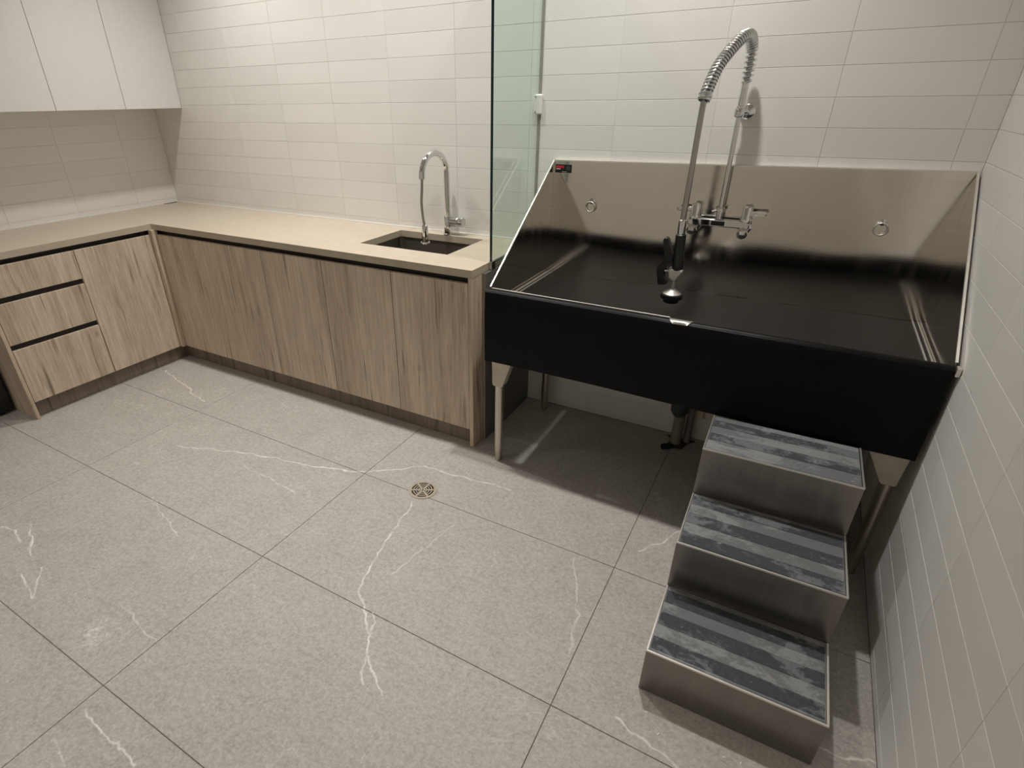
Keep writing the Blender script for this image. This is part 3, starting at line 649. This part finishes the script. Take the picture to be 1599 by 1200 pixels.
bm = bm_new(); lathe(bm, (3.632, -0.359, 0.932), (-1, -0.3, 0.1), [(0.009, 0), (0.009, 0.012), (0.011, 0.013), (0.008, 0.02)], 12); obj('valve_stem', bm, 'chrome', sv, True)
bm = bm_new(); prism(bm, [(3.593, 1.054), (3.599, 1.062), (3.608, 1.062), (3.614, 1.054), (3.641, 0.988), (3.640, 0.976), (3.612, 0.942), (3.614, 0.908), (3.632, 0.894), (3.630, 0.880), (3.598, 0.877), (3.584, 0.940), (3.588, 0.952), (3.612, 0.984)], 'y', -0.376, -0.344, bev=0.002); obj('trigger', bm, 'black', t)
bm = bm_new(); tube(bm, [(3.656, -0.359, 0.902), (3.656, -0.36, 0.855)], 0.0066, 14); obj('spray_neck', bm, 'edge_steel', t, True)
bm = bm_new(); lathe(bm, (3.656, -0.36, 0.865), (0, 0, -1), [(0.009, 0.002), (0.018, 0.008), (0.036, 0.020)], 26); obj('spray_dome', bm, 'edge_steel', t, True)
bm = bm_new(); lathe(bm, (3.656, -0.36, 0.8455), (0, 0, -1), [(0.036, 0), (0.043, 0.003), (0.043, 0.018), (0.031, 0.026), (0.029, 0.036)], 26); obj('spray_bumper', bm, 'black', t, True)

# ------------------------------------------------------------------ under the tub
t = thing('drain_pipe', 'grey plastic drain pipe rising from the floor beneath the washing tub', 'pipe', (3.745, -0.085, 0))
bm = bm_new(); tube(bm, [(3.745, -0.085, 0.002), (3.745, -0.085, 0.58)], 0.026, 20); obj('pipe', bm, 'pvc', t, True)
bm = bm_new(); lathe(bm, (3.738, -0.10, 0.165), (0, 0, 1), [(0.024, 0), (0.040, 0.025), (0.042, 0.06), (0.042, 0.40)], 20); obj('coupling', bm, 'pvc_green', t, True)
bm = bm_new(); tube(bm, [(3.79, -0.05, 0.002), (3.79, -0.05, 0.58)], 0.017, 14); obj('vent_pipe', bm, 'pvc', t, True)
bm = bm_new(); prism(bm, [(3.695, -0.03), (3.72, -0.06), (3.715, -0.11), (3.70, -0.15), (3.725, -0.165), (3.75, -0.145), (3.785, -0.13), (3.80, -0.07), (3.83, -0.03)], 'z', 0.0003, 0.004); obj('broken_mortar', bm, 'rubble', t)
bm = bm_new(); prism(bm, [(3.688, -0.155), (3.70, -0.135), (3.735, -0.125), (3.75, -0.14), (3.72, -0.17), (3.70, -0.185)], 'z', 0.004, 0.012); obj('floor_gap', bm, 'hole', t)
t = thing('wall_plate', 'small cream plastic box on the wall beneath the washing tub', 'wall plate', (3.84, 0, 0.19))
bx('plate', 'cream', t, 3.802, 3.842, -0.024, -0.0005, 0.128, 0.20, bev=0.003)
bx('cable_stub', 'cream', t, 3.848, 3.90, -0.014, -0.0005, 0.15, 0.19, bev=0.002)

# ------------------------------------------------------------------ steps
SXo, SYo, SR = 3.9368, -1.4911, 0.012; SW, TR, RI, RI0, TR3 = 0.4452, 0.2707, 0.1818, 0.1696, 0.238
steps = thing('step_stool', 'three-tread stainless step stool in front of the washing tub', 'steps', (SXo, SYo, 0))
zz = [RI0, RI0+RI, RI0+2*RI]; yy = [0.0, TR, 2*TR, 2*TR+TR3]
for x0, x1 in ((0.0, 0.002), (SW-0.002, SW)):
    bm = bm_new(); prism(bm, [(yy[0]+0.001, 0.001), (yy[3], 0.001), (yy[3], zz[2]-0.002), (yy[2]+0.001, zz[2]-0.002), (yy[2]+0.001, zz[1]-0.002), (yy[1]+0.001, zz[1]-0.002), (yy[1]+0.001, zz[0]-0.002), (yy[0]+0.001, zz[0]-0.002)], 'x', x0, x1); o = obj('side_panel', bm, 'steel_step', None); o.parent = steps
o = None
def stp(name, mat, parent, *a, **k):
    b = bm_new(); box(b, *a, **k); o_ = obj(name, b, mat, None); o_.parent = parent; return o_
stp('back_panel', 'steel_step', steps, 0.002, SW-0.002, yy[3]-0.002, yy[3], 0.001, zz[2]-0.002)
strips = [[(0.03, 0.2), (0.385, 0.575), (0.735, 0.93)], [(0.0, 0.20), (0.385, 0.585), (0.77, 0.95)], [(0.26, 0.46), (0.68, 0.87)]]
for k in range(3):
    z0 = 0.001 if k == 0 else zz[k-1]
    stp('riser', 'steel_step', steps, 0.002, SW-0.002, yy[k], yy[k]+0.002, z0, zz[k]-0.002)
    tr_ = stp('tread', 'steel_step', steps, 0.0, SW, yy[k]-0.001, yy[k+1]-0.0005, zz[k]-0.002, zz[k], bev=0.0008)
    d = yy[k+1]-yy[k]
    stp('tread_pad', 'tread', tr_, 0.006, SW-0.008, yy[k]+0.005, yy[k+1]-0.006, zz[k], zz[k]+0.0008)
    stp('nosing', 'edge_steel', tr_, 0.0, SW, yy[k]-0.0035, yy[k]+0.0025, zz[k]-0.004, zz[k]+0.0018, bev=0.0008)
    stp('side_edge', 'edge_steel', tr_, 0.0, 0.004, yy[k]+0.003, yy[k+1]-0.002, zz[k], zz[k]+0.0016)
    stp('side_edge', 'edge_steel', tr_, SW-0.005, SW, yy[k]+0.003, yy[k+1]-0.002, zz[k], zz[k]+0.0016)
    for a, b in strips[k]: stp('grip_strip', 'grip', tr_, 0.008, SW-0.01, yy[k]+0.005+a*(d-0.01), yy[k]+0.005+b*(d-0.01), zz[k]+0.0008, zz[k]+0.0018)
steps.rotation_euler = (0, 0, SR)

# ------------------------------------------------------------------ floor drain
DX, DY = 2.849, -1.028
t = thing('floor_drain', 'small round nickel floor drain grate set in the stone floor', 'drain', (DX, DY, 0))
bm = bm_new(); lathe(bm, (DX, DY, 0.0002), (0, 0, 1), [(0.058, 0), (0.058, 0.0006)], 40); obj('drain_well', bm, 'hole', t)
bm = bm_new(); n = 48
def annulus(bm, r0, r1, z0, z1):
    R = [[bm.verts.new((DX+r*math.cos(2*math.pi*k/n), DY+r*math.sin(2*math.pi*k/n), z)) for k in range(n)] for r, z in ((r0, z0), (r0, z1), (r1, z1), (r1, z0))]
    for a in range(4):
        p, q = R[a], R[(a+1) % 4]
        for k in range(n): bm.faces.new((p[k], p[(k+1) % n], q[(k+1) % n], q[k]))
annulus(bm, 0.056, 0.0635, 0.0003, 0.0032); fr_ = obj('frame', bm, 'brass', t)
bm = bm_new()
for r0, r1 in ((0.0505, 0.0565), (0.0385, 0.0435), (0.0275, 0.032), (0.0165, 0.021), (0.004, 0.0095)): annulus(bm, r0, r1, 0.0010, 0.0028)
for k in range(6):
    a = math.pi*k/3+0.5; d = Vector((math.cos(a), math.sin(a), 0)); w = Vector((-d.y, d.x, 0))*0.0042; c0 = Vector((DX, DY, 0))
    q = [c0+d*0.006-w, c0+d*0.053-w, c0+d*0.053+w, c0+d*0.006+w]
    prism(bm, [(v.x, v.y) for v in q], 'z', 0.0010, 0.0029)
obj('grate', bm, 'brass', t)

# ------------------------------------------------------------------ paper chips on the floor before the steps
for px_, py_, a_ in ((3.975, -1.555, 0.3), (4.02, -1.60, 1.1), (4.185, -1.575, 0.6), (4.225, -1.57, 1.4), (4.10, -1.665, 0.2), (4.15, -1.64, 2.0)):
    c_, s2 = math.cos(a_), math.sin(a_)
    bm = bm_new(); prism(bm, [(px_+u*c_-w*s2, py_+u*s2+w*c_) for u, w in ((-0.005, -0.0015), (0.004, -0.002), (0.005, 0.001), (-0.003, 0.002))], 'z', 0.0003, 0.0011)
    tag(obj('paper_chip', bm, 'white_print'), 'tiny white chip on the floor in front of the step stool', 'chip', 'white chips on the floor')
